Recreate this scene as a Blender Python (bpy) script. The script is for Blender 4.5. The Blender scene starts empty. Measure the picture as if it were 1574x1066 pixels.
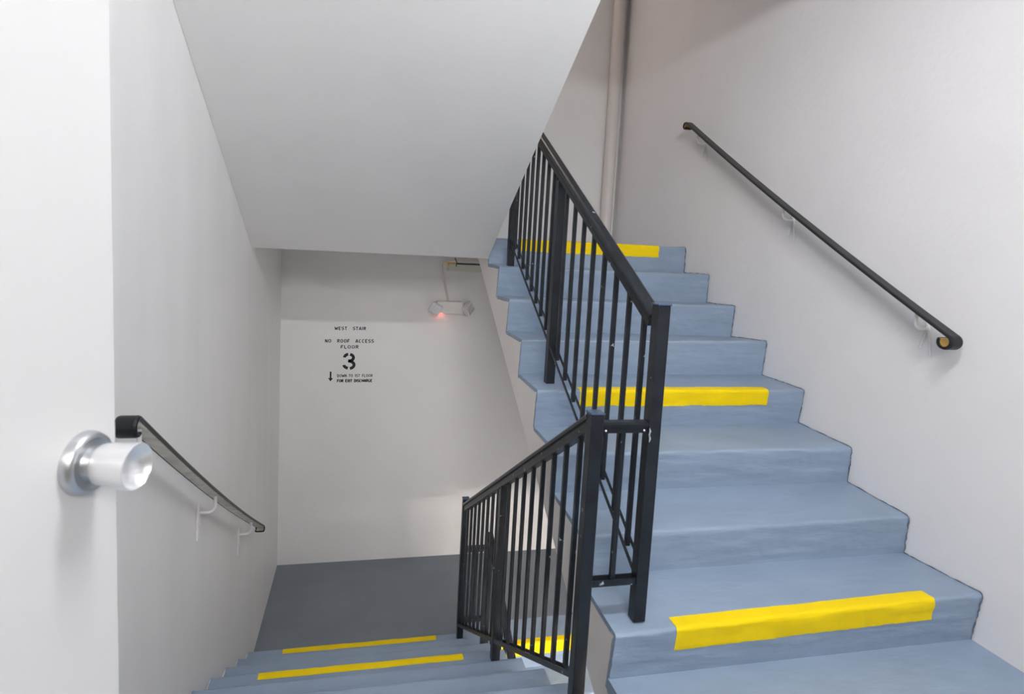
import bpy, bmesh, math, random
from mathutils import Vector, Matrix, noise
from mathutils.geometry import tessellate_polygon
random.seed(7)
SC = bpy.context.scene
COL = SC.collection

# ------------------------------------------------------------------ camera, world, lights, exposure
XI, XL, YB = -1.434, -2.889, 3.284          # inner edge of the right flights, left wall, back wall
XF = -1.455                                 # right edge of the left flights
cam_d = bpy.data.cameras.new('camera')
cam = bpy.data.objects.new('camera', cam_d); COL.objects.link(cam)
r_ = Vector((0.97972376, -0.19453331, 0.04793889))
u_ = Vector((-0.02800716, 0.10394628, 0.9941885))
f_ = Vector((0.19838585, 0.97537273, -0.09639031))
M = Matrix((( r_.x, u_.x, -f_.x, -2.23954711), (r_.y, u_.y, -f_.y, -1.49935855), (r_.z, u_.z, -f_.z, 1.31656371), (0, 0, 0, 1)))
cam.matrix_world = M
cam_d.sensor_width = 36.0
cam_d.lens = 851.166 / 1574 * 36.0
cam_d.shift_x = 59.871 / 1574
cam_d.shift_y = -59.082 / 1574
cam_d.clip_start = 0.02
cam_d.dof.use_dof = True
cam_d.dof.focus_distance = 3.0
cam_d.dof.aperture_fstop = 6.5
SC.camera = cam

SC.view_settings.view_transform = 'Standard'
SC.view_settings.look = 'None'
SC.view_settings.gamma = 1.0
SC.view_settings.use_curve_mapping = False
SC.view_settings.exposure = 0.04
SC.cycles.use_denoising = True
SC.cycles.max_bounces = 12
SC.cycles.diffuse_bounces = 8

W = bpy.data.worlds.new('world'); SC.world = W; W.use_nodes = True
W.node_tree.nodes['Background'].inputs[0].default_value = (1.0, 0.945, 0.905, 1)
W.node_tree.nodes['Background'].inputs[1].default_value = 0.08

def area(name, loc, sx, sy, power, col, rot=(0, 0, 0)):
    d = bpy.data.lights.new(name, 'AREA'); d.shape = 'RECTANGLE'; d.size = sx; d.size_y = sy
    d.energy = power; d.color = col
    o = bpy.data.objects.new(name, d); COL.objects.link(o); o.location = loc; o.rotation_euler = rot
    return o
area('added_front_fill', (-2.0, -3.0, 2.4), 1.8, 0.6, 66, (1.0, 0.955, 0.915), (math.radians(60), 0, 0))  # unseen fill lamp added behind the viewer to brighten the far end
area('added_lower_fill', (-0.72, -0.5, -0.36), 1.1, 0.3, 9, (1.0, 0.93, 0.86), (math.radians(50), 0, 0))  # unseen fill lamp added to brighten the lower landing
LAMP, LAMP_LOW_FILL = 208, 830          # emission of the landing tubes; the lower tube is unseen, added as fill
area('added_upper_fill', (-1.44, 2.60, 4.10), 1.15, 0.09, 8.4, (1.0, 0.80, 0.66))  # unseen warm fill lamp added high in the shaft

# ------------------------------------------------------------------ materials
def mat(name, base, rough=0.6, metal=0.0, bump=0.0, bscale=60.0, var=0.0, vscale=3.0, spec=0.5, speck=None, stretch=None, bdist=0.002, coat=0.0):
    m = bpy.data.materials.new(name); m.use_nodes = True
    nt = m.node_tree; b = nt.nodes['Principled BSDF']
    b.inputs['Base Color'].default_value = (*base, 1); b.inputs['Roughness'].default_value = rough
    b.inputs['Metallic'].default_value = metal; b.inputs['Specular IOR Level'].default_value = spec
    if coat: b.inputs['Coat Weight'].default_value = coat; b.inputs['Coat Roughness'].default_value = 0.15
    tc = nt.nodes.new('ShaderNodeTexCoord'); mp = nt.nodes.new('ShaderNodeMapping')
    gm = nt.nodes.new('ShaderNodeNewGeometry')
    nt.links.new(gm.outputs['Position'], mp.inputs['Vector'])
    if stretch: mp.inputs['Scale'].default_value = stretch
    col = None
    if var:
        n = nt.nodes.new('ShaderNodeTexNoise'); n.inputs['Scale'].default_value = vscale; n.inputs['Detail'].default_value = 6
        nt.links.new(mp.outputs[0], n.inputs['Vector'])
        cr = nt.nodes.new('ShaderNodeValToRGB')
        cr.color_ramp.elements[0].position = 0.3; cr.color_ramp.elements[1].position = 0.7
        cr.color_ramp.elements[0].color = (*[c * (1 - var) for c in base], 1)
        cr.color_ramp.elements[1].color = (*[min(1, c * (1 + var)) for c in base], 1)
        nt.links.new(n.outputs[0], cr.inputs[0]); col = cr.outputs[0]
    if speck:
        n2 = nt.nodes.new('ShaderNodeTexNoise'); n2.inputs['Scale'].default_value = speck[1]; n2.inputs['Detail'].default_value = 3
        nt.links.new(gm.outputs['Position'], n2.inputs['Vector'])
        c2 = nt.nodes.new('ShaderNodeValToRGB'); c2.color_ramp.elements[0].position = speck[2]; c2.color_ramp.elements[1].position = speck[2] + 0.03
        c2.color_ramp.elements[0].color = (0, 0, 0, 1); c2.color_ramp.elements[1].color = (1, 1, 1, 1)
        nt.links.new(n2.outputs[0], c2.inputs[0])
        mx = nt.nodes.new('ShaderNodeMix'); mx.data_type = 'RGBA'
        nt.links.new(c2.outputs[0], mx.inputs[0])
        if col: nt.links.new(col, mx.inputs[6])
        else: mx.inputs[6].default_value = (*base, 1)
        mx.inputs[7].default_value = (*speck[0], 1); col = mx.outputs[2]
    if col: nt.links.new(col, b.inputs['Base Color'])
    if bump:
        n3 = nt.nodes.new('ShaderNodeTexNoise'); n3.inputs['Scale'].default_value = bscale; n3.inputs['Detail'].default_value = 4
        nt.links.new(mp.outputs[0], n3.inputs['Vector'])
        bp = nt.nodes.new('ShaderNodeBump'); bp.inputs['Strength'].default_value = bump; bp.inputs['Distance'].default_value = bdist
        nt.links.new(n3.outputs[0], bp.inputs['Height']); nt.links.new(bp.outputs[0], b.inputs['Normal'])
    return m

WALL = (0.77, 0.765, 0.76)
MW  = mat('wall_paint', WALL, 0.55, bump=0.5, bscale=45, var=0.02, vscale=2.2)
MWL = mat('left_wall_paint', WALL, 0.5, bump=0.5, bscale=14, var=0.03, vscale=3.0, stretch=(1, 1.6, 0.35), bdist=0.004)
MWR = mat('right_wall_paint', (0.79, 0.775, 0.785), 0.5, bump=0.55, bscale=40, var=0.015, bdist=0.003)
MSOF = mat('soffit_paint', (0.77, 0.765, 0.76), 0.6, bump=0.4, bscale=55, var=0.015)
MSTR = mat('stringer_paint', (0.84, 0.79, 0.755), 0.6, bump=0.5, bscale=60, var=0.03)
MSTEP = mat('blue_grey_floor_paint', (0.250, 0.322, 0.425), 0.42, bump=0.55, bscale=30, var=0.07, vscale=9, stretch=(0.4, 1, 1.7), bdist=0.005, spec=0.4)
MSMR = mat('dried_pale_paint', (0.40, 0.45, 0.52), 0.5, bump=0.6, bscale=150, var=0.6, vscale=120)
MBEAD = mat('dark_paint_bead', (0.12, 0.16, 0.21), 0.5, var=0.35, vscale=30)
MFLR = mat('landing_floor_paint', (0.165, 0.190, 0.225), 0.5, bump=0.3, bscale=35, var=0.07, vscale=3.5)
MYEL = mat('yellow_paint', (0.86, 0.62, 0.002), 0.6, spec=0.2, bump=0.5, bscale=30, var=0.04, vscale=8, bdist=0.003)
MBLK = mat('black_gloss_paint', (0.012, 0.015, 0.020), 0.34, spec=0.35, bump=0.25, bscale=120, var=0.3, vscale=20, speck=((0.32, 0.38, 0.46), 34, 0.71), bdist=0.001)
MCAP = mat('blue_black_cap', (0.05, 0.08, 0.14), 0.18, bump=0.2, bscale=80)
MVIN = mat('black_vinyl', (0.010, 0.011, 0.013), 0.35, spec=0.35, bump=0.2, bscale=60)
MBAR = mat('bare_steel', (0.60, 0.56, 0.49), 0.3, metal=0.45, bump=0.4, bscale=30, var=0.25, vscale=20)
MWHT = mat('white_bracket_paint', (0.74, 0.72, 0.71), 0.35)
MDOOR = mat('door_paint', (0.645, 0.64, 0.64), 0.35, bump=0.2, bscale=9, bdist=0.002, var=0.012)
MALU = mat('satin_aluminium', (0.80, 0.81, 0.83), 0.3, metal=0.75)
MALD = mat('darker_aluminium', (0.52, 0.54, 0.56), 0.34, metal=0.9)
MINK = mat('black_stencil_ink', (0.012, 0.016, 0.02), 0.6)
MPIP = mat('pipe_paint', (0.66, 0.62, 0.60), 0.45, bump=0.2, bscale=40)
MBRS = mat('brass_yellow', (0.62, 0.40, 0.10), 0.4, metal=0.4)
MCOR = mat('corridor_paint', (0.62, 0.58, 0.54), 0.6)
MCRP = mat('corridor_floor', (0.25, 0.23, 0.21), 0.8)
MDRK = mat('dark_cavity', (0.01, 0.01, 0.01), 0.6)
MACR = mat('diffuser_acrylic', (0.42, 0.43, 0.38), 0.3)
MLED = bpy.data.materials.new('red_indicator'); MLED.use_nodes = True
_b = MLED.node_tree.nodes['Principled BSDF']; _b.inputs['Emission Color'].default_value = (1, 0.12, 0.08, 1); _b.inputs['Emission Strength'].default_value = 6
def glow(name, col, k):
    m = bpy.data.materials.new(name); m.use_nodes = True; b = m.node_tree.nodes['Principled BSDF']
    b.inputs['Emission Color'].default_value = (*col, 1); b.inputs['Emission Strength'].default_value = k; return m
MTUB = glow('lit_tube', (0.955, 0.975, 1.0), LAMP); MTUL = glow('fill_tube_below', (1.0, 0.91, 0.82), LAMP_LOW_FILL); MTUT = glow('fill_tube_top', (1.0, 0.9, 0.8), 8)  # lower and top tubes glow as added fill

# ------------------------------------------------------------------ helpers
def obj(name, bm, m, parent=None, smooth=False, loc=None):
    me = bpy.data.meshes.new(name)
    bmesh.ops.recalc_face_normals(bm, faces=bm.faces)
    bm.to_mesh(me); bm.free(); me.materials.append(m)
    if smooth:
        for p in me.polygons: p.use_smooth = True
        me.set_sharp_from_angle(angle=math.radians(42))
    o = bpy.data.objects.new(name, me); COL.objects.link(o)
    if parent: o.parent = parent
    if loc: o.location = loc
    return o
def local(o, parent):                       # geometry was given in world space: keep it there under its parent
    o.parent = parent; o.matrix_parent_inverse = parent.matrix_world.inverted(); return o
def tag(o, label=None, cat=None, group=None, kind=None):
    if label: o['label'] = label
    if cat: o['category'] = cat
    if group: o['group'] = group
    if kind: o['kind'] = kind
    return o
def empty(name, loc, label, cat, group=None):
    o = bpy.data.objects.new(name, None); COL.objects.link(o); o.location = loc
    o.empty_display_size = 0.1
    bpy.context.view_layer.update()
    group = group or {'stair_flight': 'stair flights', 'guard_railing': 'black steel guard railings', 'wall_handrail': 'handrails on the walls', 'ceiling_light': 'ceiling lights'}.get(name)
    return tag(o, label, cat, group)
def box(bm, a, b):
    v = [bm.verts.new((x, y, z)) for x in (a[0], b[0]) for y in (a[1], b[1]) for z in (a[2], b[2])]
    for q in ((0, 1, 3, 2), (4, 6, 7, 5), (0, 4, 5, 1), (2, 3, 7, 6), (0, 2, 6, 4), (1, 5, 7, 3)): bm.faces.new([v[i] for i in q])
    return v
def bevel(bm, w, seg=2):
    bmesh.ops.bevel(bm, geom=list(bm.edges), offset=w, segments=seg, affect='EDGES', profile=0.5)
def bx(a, b, bev=0.0, seg=2):
    bm = bmesh.new(); box(bm, a, b)
    if bev: bevel(bm, bev, seg)
    return bm
def prism(pts, x0, x1, bm=None):            # (y, z) outline extruded along x
    bm = bm or bmesh.new()
    a = [bm.verts.new((x0, p[0], p[1])) for p in pts]; b = [bm.verts.new((x1, p[0], p[1])) for p in pts]
    n = len(pts)
    for i in range(n): bm.faces.new((a[i], b[i], b[(i + 1) % n], a[(i + 1) % n]))
    for t in tessellate_polygon([[Vector((p[0], p[1], 0)) for p in pts]]):
        if len(set(t)) == 3:
            bm.faces.new([a[i] for i in t]); bm.faces.new([b[i] for i in t])
    return bm
def sweep(path, prof, up=Vector((1, 0, 0)), bm=None, closed=True):
    """path: points; prof: (s, t) with s along `up`, t along the path's normal in the plane across `up`"""
    bm = bm or bmesh.new(); rings = []
    P = [Vector(p) for p in path]
    for i, p in enumerate(P):
        d = (P[min(i + 1, len(P) - 1)] - P[max(i - 1, 0)]).normalized()
        n = up.cross(d).normalized()
        k = 1.0
        if 0 < i < len(P) - 1:
            c = (P[i] - P[i - 1]).normalized().dot((P[i + 1] - P[i]).normalized()); k = 1 / max(0.5, math.sqrt((1 + c) / 2))
        rings.append([bm.verts.new(p + up * s + n * (t * k)) for s, t in prof])
    m = len(prof)
    for a, b in zip(rings, rings[1:]):
        for j in range(m): bm.faces.new((a[j], a[(j + 1) % m], b[(j + 1) % m], b[j]))
    bm.faces.new(rings[0]); bm.faces.new(rings[-1][::-1])
    return bm
def tube(path, r, n=10, bm=None):
    bm = bm or bmesh.new(); P = [Vector(p) for p in path]; rings = []
    d0 = (P[1] - P[0]).normalized()
    a = d0.cross(Vector((0.13, 0.31, 0.94))).normalized()
    for i, p in enumerate(P):
        d = (P[min(i + 1, len(P) - 1)] - P[max(i - 1, 0)]).normalized()
        a = (a - d * a.dot(d)).normalized(); b = d.cross(a)
        rr = r[i] if isinstance(r, (list, tuple)) else r
        rings.append([bm.verts.new(p + (a * math.cos(t) + b * math.sin(t)) * rr) for t in [2 * math.pi * k / n for k in range(n)]])
    for q, s in zip(rings, rings[1:]):
        for j in range(n): bm.faces.new((q[j], q[(j + 1) % n], s[(j + 1) % n], s[j]))
    bm.faces.new(rings[0]); bm.faces.new(rings[-1][::-1])
    return bm
def lathe(prof, o, ax, n=40, bm=None):      # prof: (distance along axis, radius)
    bm = bm or bmesh.new(); ax = Vector(ax).normalized(); o = Vector(o)
    a = ax.cross(Vector((0, 0, 1))).normalized(); b = ax.cross(a); rings = []
    for t, r in prof:
        rings.append([bm.verts.new(o + ax * t + (a * math.cos(q) + b * math.sin(q)) * max(r, 1e-5)) for q in [2 * math.pi * k / n for k in range(n)]])
    for q, s in zip(rings, rings[1:]):
        for j in range(n): bm.faces.new((q[j], q[(j + 1) % n], s[(j + 1) % n], s[j]))
    bm.faces.new(rings[0]); bm.faces.new(rings[-1])
    return bm
def nz(x, y, z, s): return noise.noise(Vector((x * s, y * s, z * s)))

# ------------------------------------------------------------------ the setting
def struct(name, bm, m, label=None, smooth=False):
    o = obj(name, bm, m, smooth=smooth); o['kind'] = 'structure'
    if label: o['label'] = label
    return o
YF = -1.66
struct('wall_left', bx((XL - 0.12, YF - 0.12, -3.0), (XL, YB + 0.12, 5.6)), MWL, 'grey white plaster wall on the left with the short handrail on it')
struct('wall_right', bx((0, YF - 0.12, -3.0), (0.12, YB + 0.12, 5.6)), MWR, 'grey white plaster wall on the right with the long handrail on it')
wall_back = struct('wall_back', bx((XL, YB, -3.0), (0, YB + 0.12, 5.6)), MW, 'grey white back wall with black stencilled floor lettering')
bm = bmesh.new()
box(bm, (XL, YF - 0.12, -3.0), (-2.80, YF, 5.6)); box(bm, (-0.30, YF - 0.12, -3.0), (0, YF, 5.6)); box(bm, (-2.80, YF - 0.12, 2.50), (-0.30, YF, 5.6)); box(bm, (-2.80, YF - 0.12, -0.30), (-0.30, YF, -0.005))
struct('wall_front', bm, MW, 'unseen wall behind the viewer with openings widened to let in fill light')  # door opening widened, and another added below it, to let light in
bm = bmesh.new(); box(bm, (XL, YF, 2.70), (XI, -0.372, 2.88)); box(bm, (XI, YF, 2.70), (0, -0.02, 2.88))
struct('ceiling', bm, MSOF, 'flat ceiling above the near landing')
struct('ceiling_top', bx((XL, YF, 5.6), (0, YB, 5.7)), MSOF)
struct('floor_gallery', bx((-4.5, -3.4, -0.14), (1.5, YF - 0.12, -0.006)), MCRP, 'open gallery floor behind the viewer')
struct('floor_light_stop_below', bx((-4.5, -3.4, -3.0), (1.5, YF - 0.12, -2.886)), MCRP)  # unseen slab added to keep world light from coming up
struct('floor_below', bx((XL, YF - 0.12, -3.02), (0, YB, -2.884)), MSTEP)

# near landing (z = 0)
bm = bmesh.new(); box(bm, (XL, YF, -0.14), (XF, -0.37, 0)); box(bm, (XF, YF, -0.05), (0, -0.37, -0.0005)); box(bm, (XI - 0.001, -0.37, -0.05), (0, 0.016, -0.004))
struct('floor', bm, MSTEP, 'blue grey painted near landing in the bottom right corner')
struct('trim_1', bx((XI + 0.002, -0.13, -0.30), (0, -0.021, -0.051)), MSTR)
# lower landing and upper landing
def landing(name, z, m, label):
    bm = bmesh.new()
    box(bm, (XL, 1.955, z - 0.14), (XI - 0.01, YB, z)); box(bm, (XI - 0.01, 2.33, z - 0.14), (0, YB, z - 0.0005))
    return struct(name, bm, m, label)
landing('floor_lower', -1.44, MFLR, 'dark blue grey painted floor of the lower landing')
bm = bmesh.new(); box(bm, (XL, 2.06, 1.41), (XI - 0.01, YB, 1.44)); box(bm, (XI - 0.01, 2.39, 1.41), (0, YB, 1.4395))
struct('floor_upper', bm, MSTEP, 'blue grey painted upper landing at the head of the right stairs')
bm = bmesh.new(); box(bm, (XL, 2.030, 1.297), (XI, YB, 1.409)); box(bm, (XI, 2.405, 1.297), (0, YB, 1.409))
struct('ceiling_under_landing', bm, MSOF, 'underside of the upper landing above the stencilled wall')

# ------------------------------------------------------------------ stair flights
# (y, z) of every nosing and riser foot at the right and at the left end; the concrete is uneven
A_N = [((-.010, .185), (-.008, .157)), ((.288, .332), (.288, .327)), ((.583, .516), (.583, .523)), ((.890, .711), (.889, .711)),
       ((1.189, .915), (1.185, .899)), ((1.485, 1.083), (1.462, 1.084)), ((1.770, 1.261), (1.740, 1.256)), ((2.067, 1.441), (2.05, 1.434))]
A_B = [((.010, -.013), (.012, -.004)), ((.290, .173), (.290, .174)), ((.588, .352), (.600, .350)), ((.909, .534), (.909, .532)),
       ((1.203, .719), (1.204, .719)), ((1.498, .893), (1.494, .900)), ((1.777, 1.076), (1.770, 1.077)), ((2.064, 1.262), (2.035, 1.264))]
A_E = ((2.40, 1.441), (2.40, 1.436))
D_N = []; D_B = []
for k in range(8):
    y = 1.991 - 0.294 * k; z = -1.44 + 0.18 * (k + 1)
    D_N.append(((y, z), (y, z))); D_B.append(((y - 0.018, z - 0.18), (y - 0.018, z - 0.18)))
D_E = ((-0.355, 0.0), (-0.355, 0.0))

def lerp2(pr, pl, f): return (pr[0] * (1 - f) + pl[0] * f, pr[1] * (1 - f) + pl[1] * f)
class Step:
    """one painted step: riser, rounded nosing and tread as a surface over (s, x); s < 0 down the riser, s > 0 along the tread"""
    def __init__(s, N, B, E, k, xr, xl, dz=0.0):
        s.N, s.B, s.k, s.xr, s.xl, s.dz = N, B, k, xr, xl, dz
        s.nx = B[k + 1] if k < 7 else E
    def prof(s, x, R=0.017):
        f = (s.xr - x) / (s.xr - s.xl)
        n = Vector(lerp2(*s.N[s.k], f)); b = Vector(lerp2(*s.B[s.k], f)); e = Vector(lerp2(*s.nx, f))
        dr = (b - n); lr = dr.length; dr /= lr; dt = (e - n); lt = dt.length; dt /= lt
        return n, dr, lr, dt, lt
    def at(s, t, x, off=0.0, R=0.017):
        n, dr, lr, dt, lt = s.prof(x)
        nr = Vector((dr.y, -dr.x)); 
        if nr.dot(dt) > 0: nr = -nr                     # out of the riser
        nt = Vector((-dt.y, dt.x))
        if nt.dot(dr) > 0: nt = -nt                     # out of the tread
        if t < -R: p = n + dr * (-t); m = nr
        elif t > R: p = n + dt * t; m = nt
        else:                                            # quarter round through the two tangent points
            q = (t + R) / (2 * R); a = n + dr * R; c = n + dt * R
            p = a * (1 - q) ** 2 + n * 2 * q * (1 - q) + c * q * q; m = (nr * (1 - q) + nt * q).normalized()
        z0 = n.y + s.dz
        fade = min(1.0, max(0.0, (lt - t) / 0.05)) if t > 0 else min(1.0, max(0.15, (lr + t) / 0.03))
        amp = 0.0022 * nz(x, p.x * 1.4, z0, 7) + 0.0013 * nz(x, p.x, p.y + z0, 24)
        if t < 0: amp += 0.0034 * nz(x * 0.3, p.x, (p.y + z0) * 2.2, 20) + 0.0016 * nz(x * 0.5, p.x, (p.y + z0) * 2, 55) 
        else: amp *= 0.8
        if abs(t) < 0.03: amp += 0.0018 * nz(x, 3.1, z0, 14)
        p = p + m * (amp * fade + off)
        return Vector((x, p.x, p.y + s.dz))
    def ts(s, n1=14, n2=10, a=None, b=None):
        n, dr, lr, dt, lt = s.prof(s.xr)
        lo, hi = -lr - 0.010 if a is None else a, lt + 0.010 if b is None else b
        L = [-0.017, -0.011, -0.0055, 0, 0.0055, 0.011, 0.017]
        L += [-0.017 + (lo + 0.017) * (i / n1) for i in range(1, n1 + 1)] + [0.017 + (hi - 0.017) * (i / n2) for i in range(1, n2 + 1)]
        return sorted(L)
    def mesh(s, nx=90):
        bm = bmesh.new(); T = s.ts(); rows = []; rows2 = []
        for i in range(nx + 1):
            x = s.xr + (s.xl - s.xr) * i / nx
            row = []
            for t in T:
                p = s.at(t, x)
                if i == 0: p.x -= 0.0045 + 0.0035 * nz(p.y, p.z, 1.7, 30)          # ragged edge at the wall
                if i == nx: p.x += 0.0025 + 0.003 * nz(p.y, p.z, 5.2, 34)
                row.append(bm.verts.new(p))
            rows.append(row)
            x2 = min(max(x, s.xl + .003), s.xr - .003)
            rows2.append([bm.verts.new(s.at(t, x2, -0.02 if abs(t) > 0.017 else -0.014)) for t in T])
        for q in (rows, rows2):
            for a, b in zip(q, q[1:]):
                for j in range(len(T) - 1): bm.faces.new((a[j], a[j + 1], b[j + 1], b[j]))
        for i in (0, nx):
            for j in range(len(T) - 1): bm.faces.new((rows[i][j], rows[i][j + 1], rows2[i][j + 1], rows2[i][j]))
        for j in (0, len(T) - 1):
            for i in range(nx): bm.faces.new((rows[i][j], rows[i + 1][j], rows2[i + 1][j], rows2[i][j]))
        return bm
    def stripe(s, x0, x1, down=0.08, back=0.052, nx=60):
        bm = bmesh.new(); T = s.ts(5, 4, -down, back); rows = []; rows2 = []
        for i in range(nx + 1):
            f = i / nx; x = x1 + (x0 - x1) * f; row = []; row2 = []
            for t in T:
                tt = t; xx = x
                if t < -0.02:
                    w = t / -down
                    tt = t + w * (0.006 * nz(x, s.dz + s.k, 0, 9) + 0.003 * nz(x, s.k, 0, 45))
                if f == 0 or f == 1: xx = x + 0.004 * nz(t * 20, s.k, f, 3)
                row.append(bm.verts.new(s.at(tt, xx, 0.0016))); row2.append(bm.verts.new(s.at(tt, xx, -0.002)))
            rows.append(row); rows2.append(row2)
        for q in (rows, rows2):
            for a, b in zip(q, q[1:]):
                for j in range(len(T) - 1): bm.faces.new((a[j], a[j + 1], b[j + 1], b[j]))
        for i in (0, nx):
            for j in range(len(T) - 1): bm.faces.new((rows[i][j], rows[i][j + 1], rows2[i][j + 1], rows2[i][j]))
        for j in (0, len(T) - 1):
            for i in range(nx): bm.faces.new((rows[i][j], rows[i + 1][j], rows2[i + 1][j], rows2[i][j]))
        return bm

def flight(N, B, E, xr, xl, dz, under, label, stripes, sx, steps=range(8), slabm=None, bead=False):
    root = empty('stair_flight', ((xr + xl) / 2, N[0][0][0], B[0][0][1] + dz), label, 'stairs')
    for k in steps:
        st = Step(N, B, E, k, xr, xl, dz)
        o = local(obj('step', st.mesh(), MSTEP, smooth=True), root)
        if k in stripes:
            bpy.context.view_layer.update()
            y = obj('nosing_stripe', st.stripe(*sx), MYEL, smooth=True); y['label'] = 'yellow painted stripe'
            local(y, o)
        if bead:
            bpy.context.view_layer.update()
            T = [t for t in st.ts(20, 24)][::1]
            P = []
            for t in T:
                q = st.at(t, xr - 0.002, 0.0012 + 0.0022 * abs(nz(t * 3, k, 1.3, 11))); q.x = xr - 0.0046; P.append(q)
            R = [min(0.0044, 0.0006 + 0.0042 * abs(nz(t, k * 1.7, 4.1, 26)) + 0.0022 * abs(nz(t, k, 9.9, 70))) for t in T]
            local(obj('paint_bead', tube(P, R, 6), MBEAD, smooth=True), o)
    # concrete body under the painted skin: saw-toothed top, straight sloping underside
    def outline(side):
        pts = []; d = 1 if E[0][0] > B[0][0][0] else -1
        for k in range(8):
            b = B[k][side]; n = N[k][side]
            pts.append((b[0] + d * 0.009, b[1] + dz - 0.009)); pts.append((n[0] + d * 0.009, n[1] - 0.009 + dz))
        pts.append((E[side][0], E[side][1] - 0.009 + dz))
        return pts + [(y, z + dz) for y, z in under]
    bm = bmesh.new()
    pa = [bm.verts.new((xr - 0.006, *p)) for p in outline(0)]; pb = [bm.verts.new((xl + 0.0035 if xl > -2 else XL + 0.0012, *p)) for p in outline(1)]
    n = len(pa)
    for side, vs in ((0, pa), (1, pb)):
        for t in tessellate_polygon([[Vector((p[0], p[1], 0)) for p in outline(side)]]):
            if len(set(t)) == 3: bm.faces.new([vs[i] for i in t])
    for i in range(n): bm.faces.new((pa[i], pb[i], pb[(i + 1) % n], pa[(i + 1) % n]))
    slab = local(obj('slab', bm, slabm or MSTR), root)
    slab['label'] = 'off white painted sloping concrete slab below the steps'
    return root

UA = [(2.40, 1.29), (2.375, 1.29), (0.33, -0.001), (0.07, -0.165), (-0.02, -0.165)]
UD = [(-0.365, -0.143), (2.02, -1.583), (2.02, -1.45)]
fa = flight(A_N, A_B, A_E, 0.0, XI, 0.0, UA, 'blue grey stair flight rising on the right to the upper landing', (0, 3, 7), (-1.221, -0.212), bead=True)
fd = flight(D_N, D_B, D_E, XF, XL + 0.006, 0.0, UD, 'blue grey stair flight going down on the left to the dark landing', (0, 3, 7), (-2.668, -1.681))
fl = flight(A_N, A_B, A_E, 0.0, XI, -2.88, UA, 'blue grey stair flight glimpsed behind the black balusters, leaving the lower landing', (3, 7), (-1.221, -0.212), steps=range(3, 8))
fo = flight(D_N, D_B, D_E, XF + 0.02, XL + 0.006, 2.88, [(-0.365, 2.70 - 2.88), (0.62, 2.12 - 2.88), (2.026, 1.297 - 2.88), (2.06, 1.297 - 2.88)],
            'pale sloping underside of the stair flight overhead, top centre', (), (-2.6, -1.7), steps=range(0, 8), slabm=MSOF)
# flight above the right stairs: only its sloping slab closes the shaft
struct('ceiling_slope', prism([(-0.02, 2.70), (2.37, 4.18), (2.37, 4.32), (-0.02, 2.88)], XI, 0), MSOF)
struct('floor_top', bx((XL, 2.05, 4.18), (0, YB, 4.32)), MSOF)

# ------------------------------------------------------------------ guard railings
def post(x, y, z0, z1, parent, w=0.041, cap=True, slope=None):
    h = w / 2
    if slope:                                            # top cut to the rail, with a small saddle notch
        bm = bmesh.new(); n = 0.012
        pts = [(y - h, z0), (y + h, z0), (y + h, z1 + slope * h), (y + n, z1 + slope * n), (y + 0.000, z1 - 0.016), (y - n, z1 - slope * n), (y - h, z1 - slope * h)]
        prism(pts, x - h, x + h, bm)
    else:
        bm = bx((x - h, y - h, z0), (x + h, y + h, z1), 0.002, 1)
    p = local(obj('post', bm, MBLK), parent)
    if cap:
        bpy.context.view_layer.update()
        c = local(obj('post_cap', bx((x - h - .0025, y - h - .0025, z1), (x + h + .0025, y + h + .0025, z1 + .006), .002), MCAP), p)
        c['label'] = 'blue black shiny cap'
    return p
RAILP = [(-.0225, -.006), (-.0225, .004), (-.019, .0095), (-.012, .012), (-.011, .0105), (-.009, .0125), (.009, .0125), (.011, .0105), (.012, .012), (.019, .0095), (.0225, .004), (.0225, -.006),
         (.016, -.009), (.016, -.016), (.0175, -.018), (.0175, -.038), (-.0175, -.038), (-.0175, -.018), (-.016, -.016), (-.016, -.009)]
def guard(x, posts, top, bot, parent, sl_t, sl_b, bh=0.022):
    """posts: [(y, z_bottom, z_top or None)], top/bot: z = c + s*y lines of the hand rail's upper edge and the bottom rail's upper edge"""
    T = lambda y: top + sl_t * y
    Bz = lambda y: bot + sl_b * y
    ca = math.cos(math.atan(sl_t))
    h = 0.0205
    for i, (y, z0, z1) in enumerate(posts):
        if z1 is None: post(x, y, z0, T(y) - 0.050 / ca, parent, cap=False, slope=sl_t)
        else: post(x, y, z0, z1, parent)
    y0, y1 = posts[0][0], posts[-1][0]
    pr = [(s, t - 0.0125) for s, t in RAILP]
    a, b = Vector((x, y0 + h, T(y0 + h))), Vector((x, y1 - h, T(y1 - h)))
    bm = sweep([a, b], pr if (Vector((1, 0, 0)).cross(b - a)).z > 0 else [(s, -t) for s, t in pr])
    local(obj('hand_rail', bm, MBLK), parent)
    for (ya, _, _), (yb, _, _) in zip(posts, posts[1:]):
        for sd in (-1, 1):
            bm = prism([(ya + h, Bz(ya + h)), (yb - h, Bz(yb - h)), (yb - h, Bz(yb - h) - bh), (ya + h, Bz(ya + h) - bh)], x + sd * .0185, x + sd * .0135)
            local(obj('bottom_rail', bm, MBLK), parent)
        n = 8; m = 0.098
        for i in range(n):
            y = (ya + m) + (yb - ya - 2 * m + 0.006) * i / (n - 1)
            zz0, zz1 = Bz(y) - .018, T(y) - .046 / ca
            w = .0078
            local(obj('baluster', bx((x - w, y - w, zz0), (x + w, y + w, zz1), .001, 1), MBLK), parent)

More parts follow.
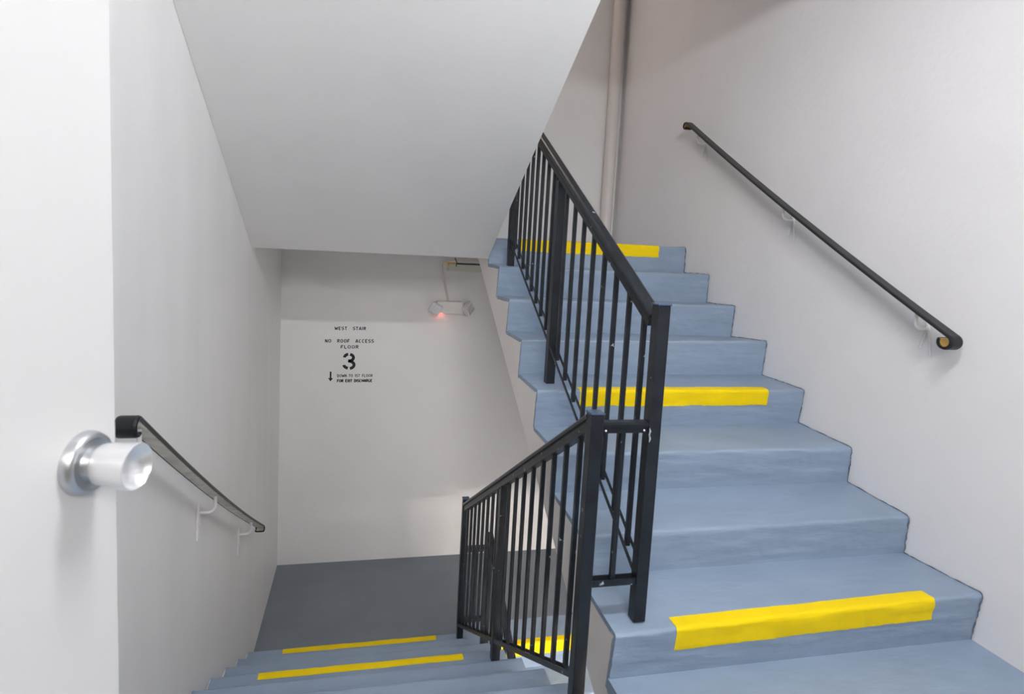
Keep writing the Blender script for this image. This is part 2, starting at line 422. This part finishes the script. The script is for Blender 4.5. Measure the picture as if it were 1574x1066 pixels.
A0 = empty('guard_railing', (-1.332, 0.052, 0.18), 'black steel guard railing climbing beside the right stairs', 'railing')
guard(-1.332, [(0.052, 0.165, 1.190), (1.022, 0.715, None), (1.862, 1.255, 2.30)], 1.118, 0.288, A0, 0.619, 0.617, bh=0.014)
D0 = empty('guard_railing', (-1.525, 0.052, -0.18), 'black steel guard railing going down beside the left stairs', 'railing')
guard(-1.525, [(0.052, -0.185, 0.851), (1.035, -0.722, None), (1.944, -1.262, -0.285)], 0.893, 0.032, D0, -0.62, -0.612)
L0 = empty('guard_railing', (-1.36, 1.944, -1.62), 'short black railing end beyond the left railing, on the flight leading further down', 'railing')
guard(-1.355, [(0.052, 0.165 - 2.88, 1.190 - 2.88 + 0.02), (1.022, 0.715 - 2.88, None), (1.944, 1.255 - 2.88, -0.592)], 1.118 - 2.88 + 0.06, 0.288 - 2.88, L0, 0.619, 0.617)
# short level pieces that tie neighbouring end posts together
def tie(y, xa, xb, zt, zb, parent):
    for nm, z, t in (('top_tie', zt, 0.03), ('bottom_tie', zb, 0.014)):
        bm = bmesh.new()
        if nm == 'top_tie':
            prism([(y - .0225, z - .012), (y - .0225, z - .004), (y - .014, z), (y + .014, z), (y + .0225, z - .004), (y + .0225, z - .012), (y + .015, z - .014), (y + .015, z - .034), (y - .015, z - .034), (y - .015, z - .014)], xa, xb, bm)
        else:
            box(bm, (xa, y - .0165, z - .02), (xb, y - .0115, z)); box(bm, (xa, y + .0115, z - .02), (xb, y + .0165, z)); box(bm, (xa, y - .0115, z - .02), (xb, y + .0115, z - .015))
        tr = local(obj('tie_rail', bm, MBLK), parent)
        if nm == 'top_tie':
            bpy.context.view_layer.update()
            for xs in (xa + .012, xb - .012): local(obj('screw', lathe([(0, .0038), (.002, .0035), (.0035, .0015), (.0036, 0)], (xs, y - .015, z - .026), (0, -1, 0), 10), MALU, smooth=True), tr)
    xm = (xa + xb) / 2
    local(obj('baluster', bx((xm - .0078, y - .0078, zb - .015), (xm + .0078, y + .0078, zt - .03), .001, 1), MBLK), parent)
tie(0.055, -1.5045, -1.3525, 0.825, 0.312, D0)
tie(1.944, -1.5045, -1.3755, -0.618, -1.125, D0)

sm = local(obj('paint_smear', tube([(-1.350, .0325, .808), (-1.348, .0325, .798), (-1.350, .0325, .786), (-1.347, .0325, .774), (-1.349, .0325, .762)], [.0015, .0035, .0025, .0035, .001], 7), MSMR, smooth=True), A0)
sm['label'] = 'pale paint smear on the end post'

# ------------------------------------------------------------------ wall handrails
def curl(p, d, r, turn, n=18, ang=3.6):
    """points of a strap that bends round a circle of radius r below its line; d = direction of travel (y, z)"""
    out = []; dy, dz = d; 
    nrm = Vector((0, dz, -dy)) if (-dy) < 0 else Vector((0, -dz, dy))
    c = Vector(p) + nrm * r
    t0 = Vector((0, dy, dz))
    for i in range(1, n + 1):
        a = ang * i / n
        out.append(c - nrm * (r * math.cos(a)) + t0 * (r * math.sin(a)))
    return out
def strap(name, x, pts, label, curls, brackets, wallx, steel):
    root = empty(name, (x, pts[0][0], pts[0][1]), label, 'handrail')
    (ya, za), (ym, zm), (yc, zc) = pts
    def q(y): return za * (y - ym) * (y - yc) / ((ya - ym) * (ya - yc)) + zm * (y - ya) * (y - yc) / ((ym - ya) * (ym - yc)) + zc * (y - ya) * (y - ym) / ((yc - ya) * (yc - ym))
    P = [Vector((x, ya + (yc - ya) * i / 14, q(ya + (yc - ya) * i / 14))) for i in range(15)]
    d1 = (P[-1] - P[-2]).normalized(); d0 = (P[0] - P[1]).normalized()
    cp = []
    path = curl(P[0], (d0.y, d0.z), *curls[0])[::-1] + P + curl(P[-1], (d1.y, d1.z), *curls[1])
    g = [(-.027, -.004), (-.028, .0005), (-.026, .005), (-.02, .007), (.02, .007), (.026, .005), (.028, .0005), (.027, -.004), (.0205, -.004), (.0205, .001), (-.0205, .001), (-.0205, -.004)]
    fl = 1 if (Vector((1, 0, 0)).cross(P[1] - P[0])).z > 0 else -1
    local(obj('grip', sweep(path, [(a, b * fl) for a, b in g]), MVIN, smooth=False), root)
    b = local(obj('flat_bar', sweep(path, [(a, b * fl) for a, b in [(-.02, -.0055), (-.02, .0005), (.02, .0005), (.02, -.0055)]]), MBAR if steel else MBRS), root)
    b['label'] = 'bare metal flat bar under the black grip'
    sgn = 1 if wallx > x else -1
    for yb in brackets:
        zb = None
        for q, s in zip(P, P[1:]):
            if min(q.y, s.y) <= yb <= max(q.y, s.y): zb = q.z + (s.z - q.z) * (yb - q.y) / (s.y - q.y)
        if zb is None: continue
        zt = zb - 0.008; br = None
        path2 = [(x, yb, zt + .002), (x, yb, zt - .040)]
        for i in range(1, 8):
            a = math.pi / 2 * i / 7; path2.append((x + sgn * .028 * (1 - math.cos(a)), yb, zt - .040 - .028 * math.sin(a)))
        path2.append((wallx - sgn * .004, yb, zt - .068))
        br = local(obj('bracket', tube(path2, .0065, 10), MWHT, smooth=True), root); br['label'] = 'white painted rod bracket'
        bpy.context.view_layer.update()
        wx = wallx - sgn * .0045
        bm = bmesh.new()
        bx_ = wallx - sgn * .001
        # foot plate: small boss with two splayed flat legs and a pointed top
        for dy, dz0, dz1, bow in ((-.020, .0, -.115, .012), (.026, .0, -.085, -.01)):
            pth = [(wx, yb + dy * q ** .8, zt - .066 + (dz1) * q) for q in (0, .2, .4, .6, .8, 1)]
            tube(pth, [.0065, .0062, .006, .0055, .005, .0035], 6, bm)
        tube([(wx, yb, zt - .07), (wx, yb + .008, zt - .050), (wx, yb + .012, zt - .036)], [.008, .006, .003], 6, bm)
        local(obj('foot_plate', bm, MWHT, smooth=True), br)
        local(obj('screw', lathe([(0, .006), (.004, .005), (.006, .001)], (wallx, yb + .002, zt - .098), (-sgn, 0, 0), 10), MWHT, smooth=True), br)
    return root
strap('wall_handrail', -0.072, [(0.155, 1.098), (1.046, 1.631), (2.045, 2.281)],
      'long black handrail on the right wall with curled ends', ((0.0235, 1, 18, 4.7), (0.018, 1, 14, 4.6)), (0.305, 1.085, 1.93), 0.0, False)
strap('wall_handrail', XL + .072, [(0.045, 0.852), (0.986, 0.205), (1.985, -0.428)],
      'short handrail on the left wall, black over bare metal, behind the door knob', ((0.022, 1, 16, 4.2), (0.014, 1, 14, 3.6)), (0.10, 0.90, 1.69), XL, True)

# ------------------------------------------------------------------ pipe, emergency light, ceiling fixtures
pp = obj('drain_pipe', tube([(-.098, 3.222, 1.43), (-.100, 3.222, 2.4), (-.105, 3.222, 3.4), (-.108, 3.222, 4.2)], .052, 28), MPIP, smooth=True)
tag(pp, 'thick beige pipe rising in the far corner behind the upper landing', 'pipe')

E0 = empty('emergency_light', (-1.49, YB, 0.85), 'white twin head emergency light below the upper landing', 'emergency light')
local(obj('body', bx((-1.60, YB - .075, .800), (-1.365, YB, .905), .008), MWHT), E0)
def lamp_head(c, rz, rx):
    bm = bmesh.new(); box(bm, (-.05, -.02, -.045), (.05, .03, .045)); bevel(bm, .008, 2)
    m = Matrix.Translation(c) @ Matrix.Rotation(rz, 4, 'Z') @ Matrix.Rotation(rx, 4, 'Y')
    bmesh.ops.transform(bm, matrix=m, verts=bm.verts)
    h = local(obj('lamp_head', bm, MWHT), E0); bpy.context.view_layer.update()
    bm = bmesh.new()
    for i in range(3):
        for j in range(3): box(bm, (-.040 + i * .0285, -.024, -.036 + j * .0255), (-.017 + i * .0285, -.02, -.015 + j * .0255))
    bmesh.ops.transform(bm, matrix=m, verts=bm.verts)
    l = local(obj('lens', bm, MALU), h); l['label'] = 'faceted clear lens'; l['kind'] = 'stuff'
lamp_head(Vector((-1.615, YB - .105, .845)), math.radians(-18), math.radians(28))
lamp_head(Vector((-1.318, YB - .075, .848)), math.radians(38), math.radians(-38))
local(obj('arm', tube([(-1.365, YB - .03, .875), (-1.335, YB - .03, .895), (-1.325, YB - .05, .87)], .006, 8), MWHT, smooth=True), E0)
local(obj('indicator', bx((-1.565, YB - .07, .7985), (-1.545, YB - .055, .801)), MLED), E0)
ld = bpy.data.lights.new('indicator_glow', 'POINT'); ld.energy = 0.035; ld.color = (1, .12, .08); ld.shadow_soft_size = .01
lo = bpy.data.objects.new('indicator_glow', ld); COL.objects.link(lo); lo.location = (-1.555, YB - .03, .785)

cp = [(-1.492, 3.265, .907), (-1.515, 3.265, 1.0), (-1.555, 3.265, 1.16), (-1.566, 3.265, 1.215), (-1.562, 3.262, 1.238), (-1.545, 3.25, 1.252), (-1.50, 3.2, 1.262), (-1.46, 3.15, 1.27)]
cd = obj('conduit', tube(cp, .009, 10), MPIP, smooth=True)
tag(cd, 'thin beige conduit running up from the emergency light', 'conduit')
F0 = empty('ceiling_light', (-0.95, 3.06, 1.285), 'unlit strip light with yellowed end under the upper landing', 'ceiling light')
local(obj('housing', bx((-1.55, 2.99, 1.262), (-0.35, 3.12, 1.285), .003), MPIP), F0)
local(obj('reflector', bx((-1.56, 2.965, 1.226), (-1.485, 3.12, 1.246), .002), MBRS), F0)['label'] = 'yellowed metal end'
local(obj('channel', bx((-1.487, 2.965, 1.232), (-0.35, 3.13, 1.243), .001), MDRK), F0)
bm = bmesh.new(); prism([(2.96, 1.232), (3.135, 1.232), (3.12, 1.185), (2.975, 1.178)], -1.545, -0.35, bm)
local(obj('diffuser', bm, MACR), F0)['label'] = 'greyed translucent diffuser'
local(obj('hook', tube([(-1.50, 2.975, 1.285), (-1.485, 2.97, 1.25), (-1.488, 2.96, 1.215)], .004, 8), MDRK), F0)

for y, z, tm, lb in ((-0.86, 2.70, MTUB, 'lit tube light on the ceiling above the near landing'), (-0.86, -0.14, MTUL, 'unseen tube light added as fill under the near landing'), (2.60, 4.18, MTUT, 'unseen tube light added as fill under the top landing')):  # lower and top tubes are unseen, added to brighten the shaft
    G = empty('ceiling_light', (-1.44, y, z), lb, 'ceiling light')
    local(obj('housing', bx((-2.04, y - .03, z - .02), (-0.84, y + .03, z - .001), .003), MWHT), G)
    local(obj('tube', tube([(-2.01, y, z - .042), (-0.87, y, z - .042)], .019, 16), tm, smooth=True), G)
    for x in (-2.03, -0.865): local(obj('end_cap', bx((x, y - .022, z - .065), (x + .015, y + .022, z - .02), .002), MWHT), G)

# ------------------------------------------------------------------ stencilled wall lettering
def arc(cx, cy, rx, ry, a0, a1, n=9):
    return [(cx + rx * math.cos(math.radians(a0 + (a1 - a0) * i / n)), cy + ry * math.sin(math.radians(a0 + (a1 - a0) * i / n))) for i in range(n + 1)]
O_ = [arc(.36, .5, .30, .46, 100, 260), arc(.36, .5, .30, .46, 80, -80)]
GL = {
 'W': ([[(0, 1), (.22, 0)], [(.25, .08), (.45, .8)], [(.45, .8), (.65, .08)], [(.68, 0), (.9, 1)]], .95),
 'E': ([[(.06, 0), (.06, 1)], [(.14, .95), (.6, .95)], [(.14, .5), (.52, .5)], [(.14, .05), (.6, .05)]], .68),
 'S': ([[(.62, .82)] + arc(.34, .73, .27, .24, 30, 100, 5), arc(.34, .74, .27, .22, 120, 250, 6) + [(.42, .47)] + arc(.34, .27, .28, .22, 60, -60, 6), arc(.34, .27, .28, .24, -80, -160, 5)], .72),
 'T': ([[(0, .95), (.62, .95)], [(.31, .86), (.31, 0)]], .68),
 'A': ([[(0, 0), (.3, 1)], [(.38, 1), (.68, 0)], [(.16, .3), (.52, .3)]], .74),
 'I': ([[(.08, 0), (.08, 1)]], .24),
 'R': ([[(.06, 0), (.06, 1)], [(.16, .95), (.36, .95)] + arc(.36, .74, .22, .21, 80, -90, 6) + [(.16, .5)], [(.36, .44), (.6, 0)]], .70),
 'N': ([[(.06, 0), (.06, 1)], [(.12, .9), (.54, .1)], [(.6, 0), (.6, 1)]], .74),
 'O': (O_, .80),
 'F': ([[(.06, 0), (.06, 1)], [(.14, .95), (.6, .95)], [(.14, .5), (.5, .5)]], .66),
 'C': ([arc(.36, .5, .30, .46, 60, 100, 3), arc(.36, .5, .30, .46, 112, 300, 10)], .72),
 'L': ([[(.06, 0), (.06, 1)], [(.14, .05), (.58, .05)]], .64),
 'D': ([[(.06, 0), (.06, 1)], [(.15, .95), (.25, .95)] + arc(.25, .5, .37, .45, 85, -85, 9) + [(.15, .05)]], .76),
 'H': ([[(.06, 0), (.06, 1)], [(.14, .5), (.54, .5)], [(.62, 0), (.62, 1)]], .76),
 'G': ([arc(.36, .5, .30, .46, 55, 100, 3), arc(.36, .5, .30, .46, 112, 340, 11), [(.42, .42), (.68, .42)]], .78),
 'X': ([[(0, 0), (.26, .44)], [(.34, .56), (.6, 1)], [(0, 1), (.6, 0)]], .68),
 '1': ([[(.02, .82), (.16, 1)], [(.18, 0), (.18, 1)]], .32),
 ' ': ([], .55),
}
def line(txt, x0, x1, z0, z1, tilt=0.0, th=.16, sp=.12):
    adv = sum(GL[c][1] + sp for c in txt) - sp
    H = z1 - z0; sx = (x1 - x0) / adv; y = YB - .0012; cx = 0
    for c in txt:
        bm = bmesh.new()
        for st in GL[c][0]:
            P = [(x0 + (cx + a) * sx, z0 + b * H + tilt * (x0 + (cx + a) * sx - x0)) for a, b in st]
            w = th * H / 2; L = []; Rr = []
            for i, p in enumerate(P):
                q0, q1 = P[max(0, i - 1)], P[min(len(P) - 1, i + 1)]
                d = Vector((q1[0] - q0[0], q1[1] - q0[1])).normalized(); n = Vector((-d.y, d.x)) * w
                L.append(bm.verts.new((p[0] + n.x, y, p[1] + n.y))); Rr.append(bm.verts.new((p[0] - n.x, y, p[1] - n.y)))
            for i in range(len(P) - 1): bm.faces.new((L[i], L[i + 1], Rr[i + 1], Rr[i]))
        if GL[c][0]: local(obj('letter', bm, MINK), T0)
        else: bm.free()
        cx += GL[c][1] + sp
T0 = empty('stencilled_sign', (-2.32, YB, 0.18), 'black stencilled floor lettering with a large 3 on the back wall', 'sign')
line('WEST  STAIR', -2.452, -2.192, .629, .656, tilt=.012, sp=.2, th=.23)
line('NO  ROOF  ACCESS', -2.528, -2.122, .519, .548, tilt=.012, sp=.2, th=.22)
line('FLOOR', -2.398, -2.250, .470, .498, tilt=.012, sp=.2, th=.22)
line('DOWN TO 1ST FLOOR', -2.422, -2.124, .222, .246, tilt=.01, th=.20)
line('FOR EXIT DISCHARGE', -2.421, -2.127, .178, .202, tilt=.01, th=.30)
bm = bmesh.new()
def big3(bm):
    y = YB - .0012; x0, z0, w, H = -2.381, .292, .108, .137
    S = [arc(.50, .73, .36, .22, 178, 102, 8), arc(.50, .73, .34, .21, 78, -75, 10) + [(.44, .52)], [(.44, .52)] + arc(.50, .27, .40, .23, 72, -78, 10), arc(.50, .27, .38, .21, -102, -178, 8)]
    for st in S:
        L = []; R2 = []; hw = .0125
        for i, p in enumerate(st):
            q0, q1 = st[max(0, i - 1)], st[min(len(st) - 1, i + 1)]
            d = Vector(((q1[0] - q0[0]) * w, (q1[1] - q0[1]) * H)).normalized(); n = Vector((-d.y, d.x)) * hw
            X, Z = x0 + p[0] * w, z0 + p[1] * H
            L.append(bm.verts.new((X + n.x, y, Z + n.y))); R2.append(bm.verts.new((X - n.x, y, Z - n.y)))
        for i in range(len(st) - 1): bm.faces.new((L[i], L[i + 1], R2[i + 1], R2[i]))
big3(bm); local(obj('numeral', bm, MINK), T0)
bm = bmesh.new(); y = YB - .0012
v = [bm.verts.new((x, y, z)) for x, z in ((-2.484, .270), (-2.470, .270), (-2.470, .213), (-2.456, .215), (-2.477, .184), (-2.498, .215), (-2.484, .213))]
bm.faces.new(v); local(obj('arrow', bm, MINK), T0)

# ------------------------------------------------------------------ door with knob
K = Vector((-2.539, -.828, 1.065)); AX = Vector((.9623, -.2720, 0)); BX = Vector((.2720, .9623, 0))
HG = K - BX * .84
D1 = empty('open_door', (HG.x, HG.y, 0.0), 'white door standing open at the left edge with a silver knob', 'door')
def orient(bm):                                       # local x = along the leaf from hinge, local y = out of its face
    m = Matrix(((BX.x, AX.x, 0, HG.x), (BX.y, AX.y, 0, HG.y), (0, 0, 1, 0), (0, 0, 0, 1)))
    bmesh.ops.transform(bm, matrix=m, verts=bm.verts); return bm
leaf = local(obj('leaf', orient(bx((-.0, -.044, .012), (.891, 0, 2.04), .0015, 1)), MDOOR), D1)
for z in (.25, 1.05, 1.85):
    local(obj('hinge', orient(bx((-.012, -.006, z - .05), (.004, .004, z + .05), .002)), MALD), D1)
bpy.context.view_layer.update()
kn = local(obj('knob', lathe([(.021, .012), (.021, .0205), (.0225, .0222), (.024, .0227), (.062, .0262), (.0635, .0262), (.064, .0252), (.0625, .0240), (.059, .0215), (.054, .016), (.051, .009), (.050, .0)], K, AX, 48), MALU, smooth=True), D1)
rs = local(obj('rose', lathe([(0, .0355), (.004, .0355), (.010, .0335), (.0125, .031), (.0128, .0285), (.0115, .027), (.0115, .0195), (.0135, .0185), (.022, .0165), (.023, .0)], K, AX, 48), MALD, smooth=True), D1)
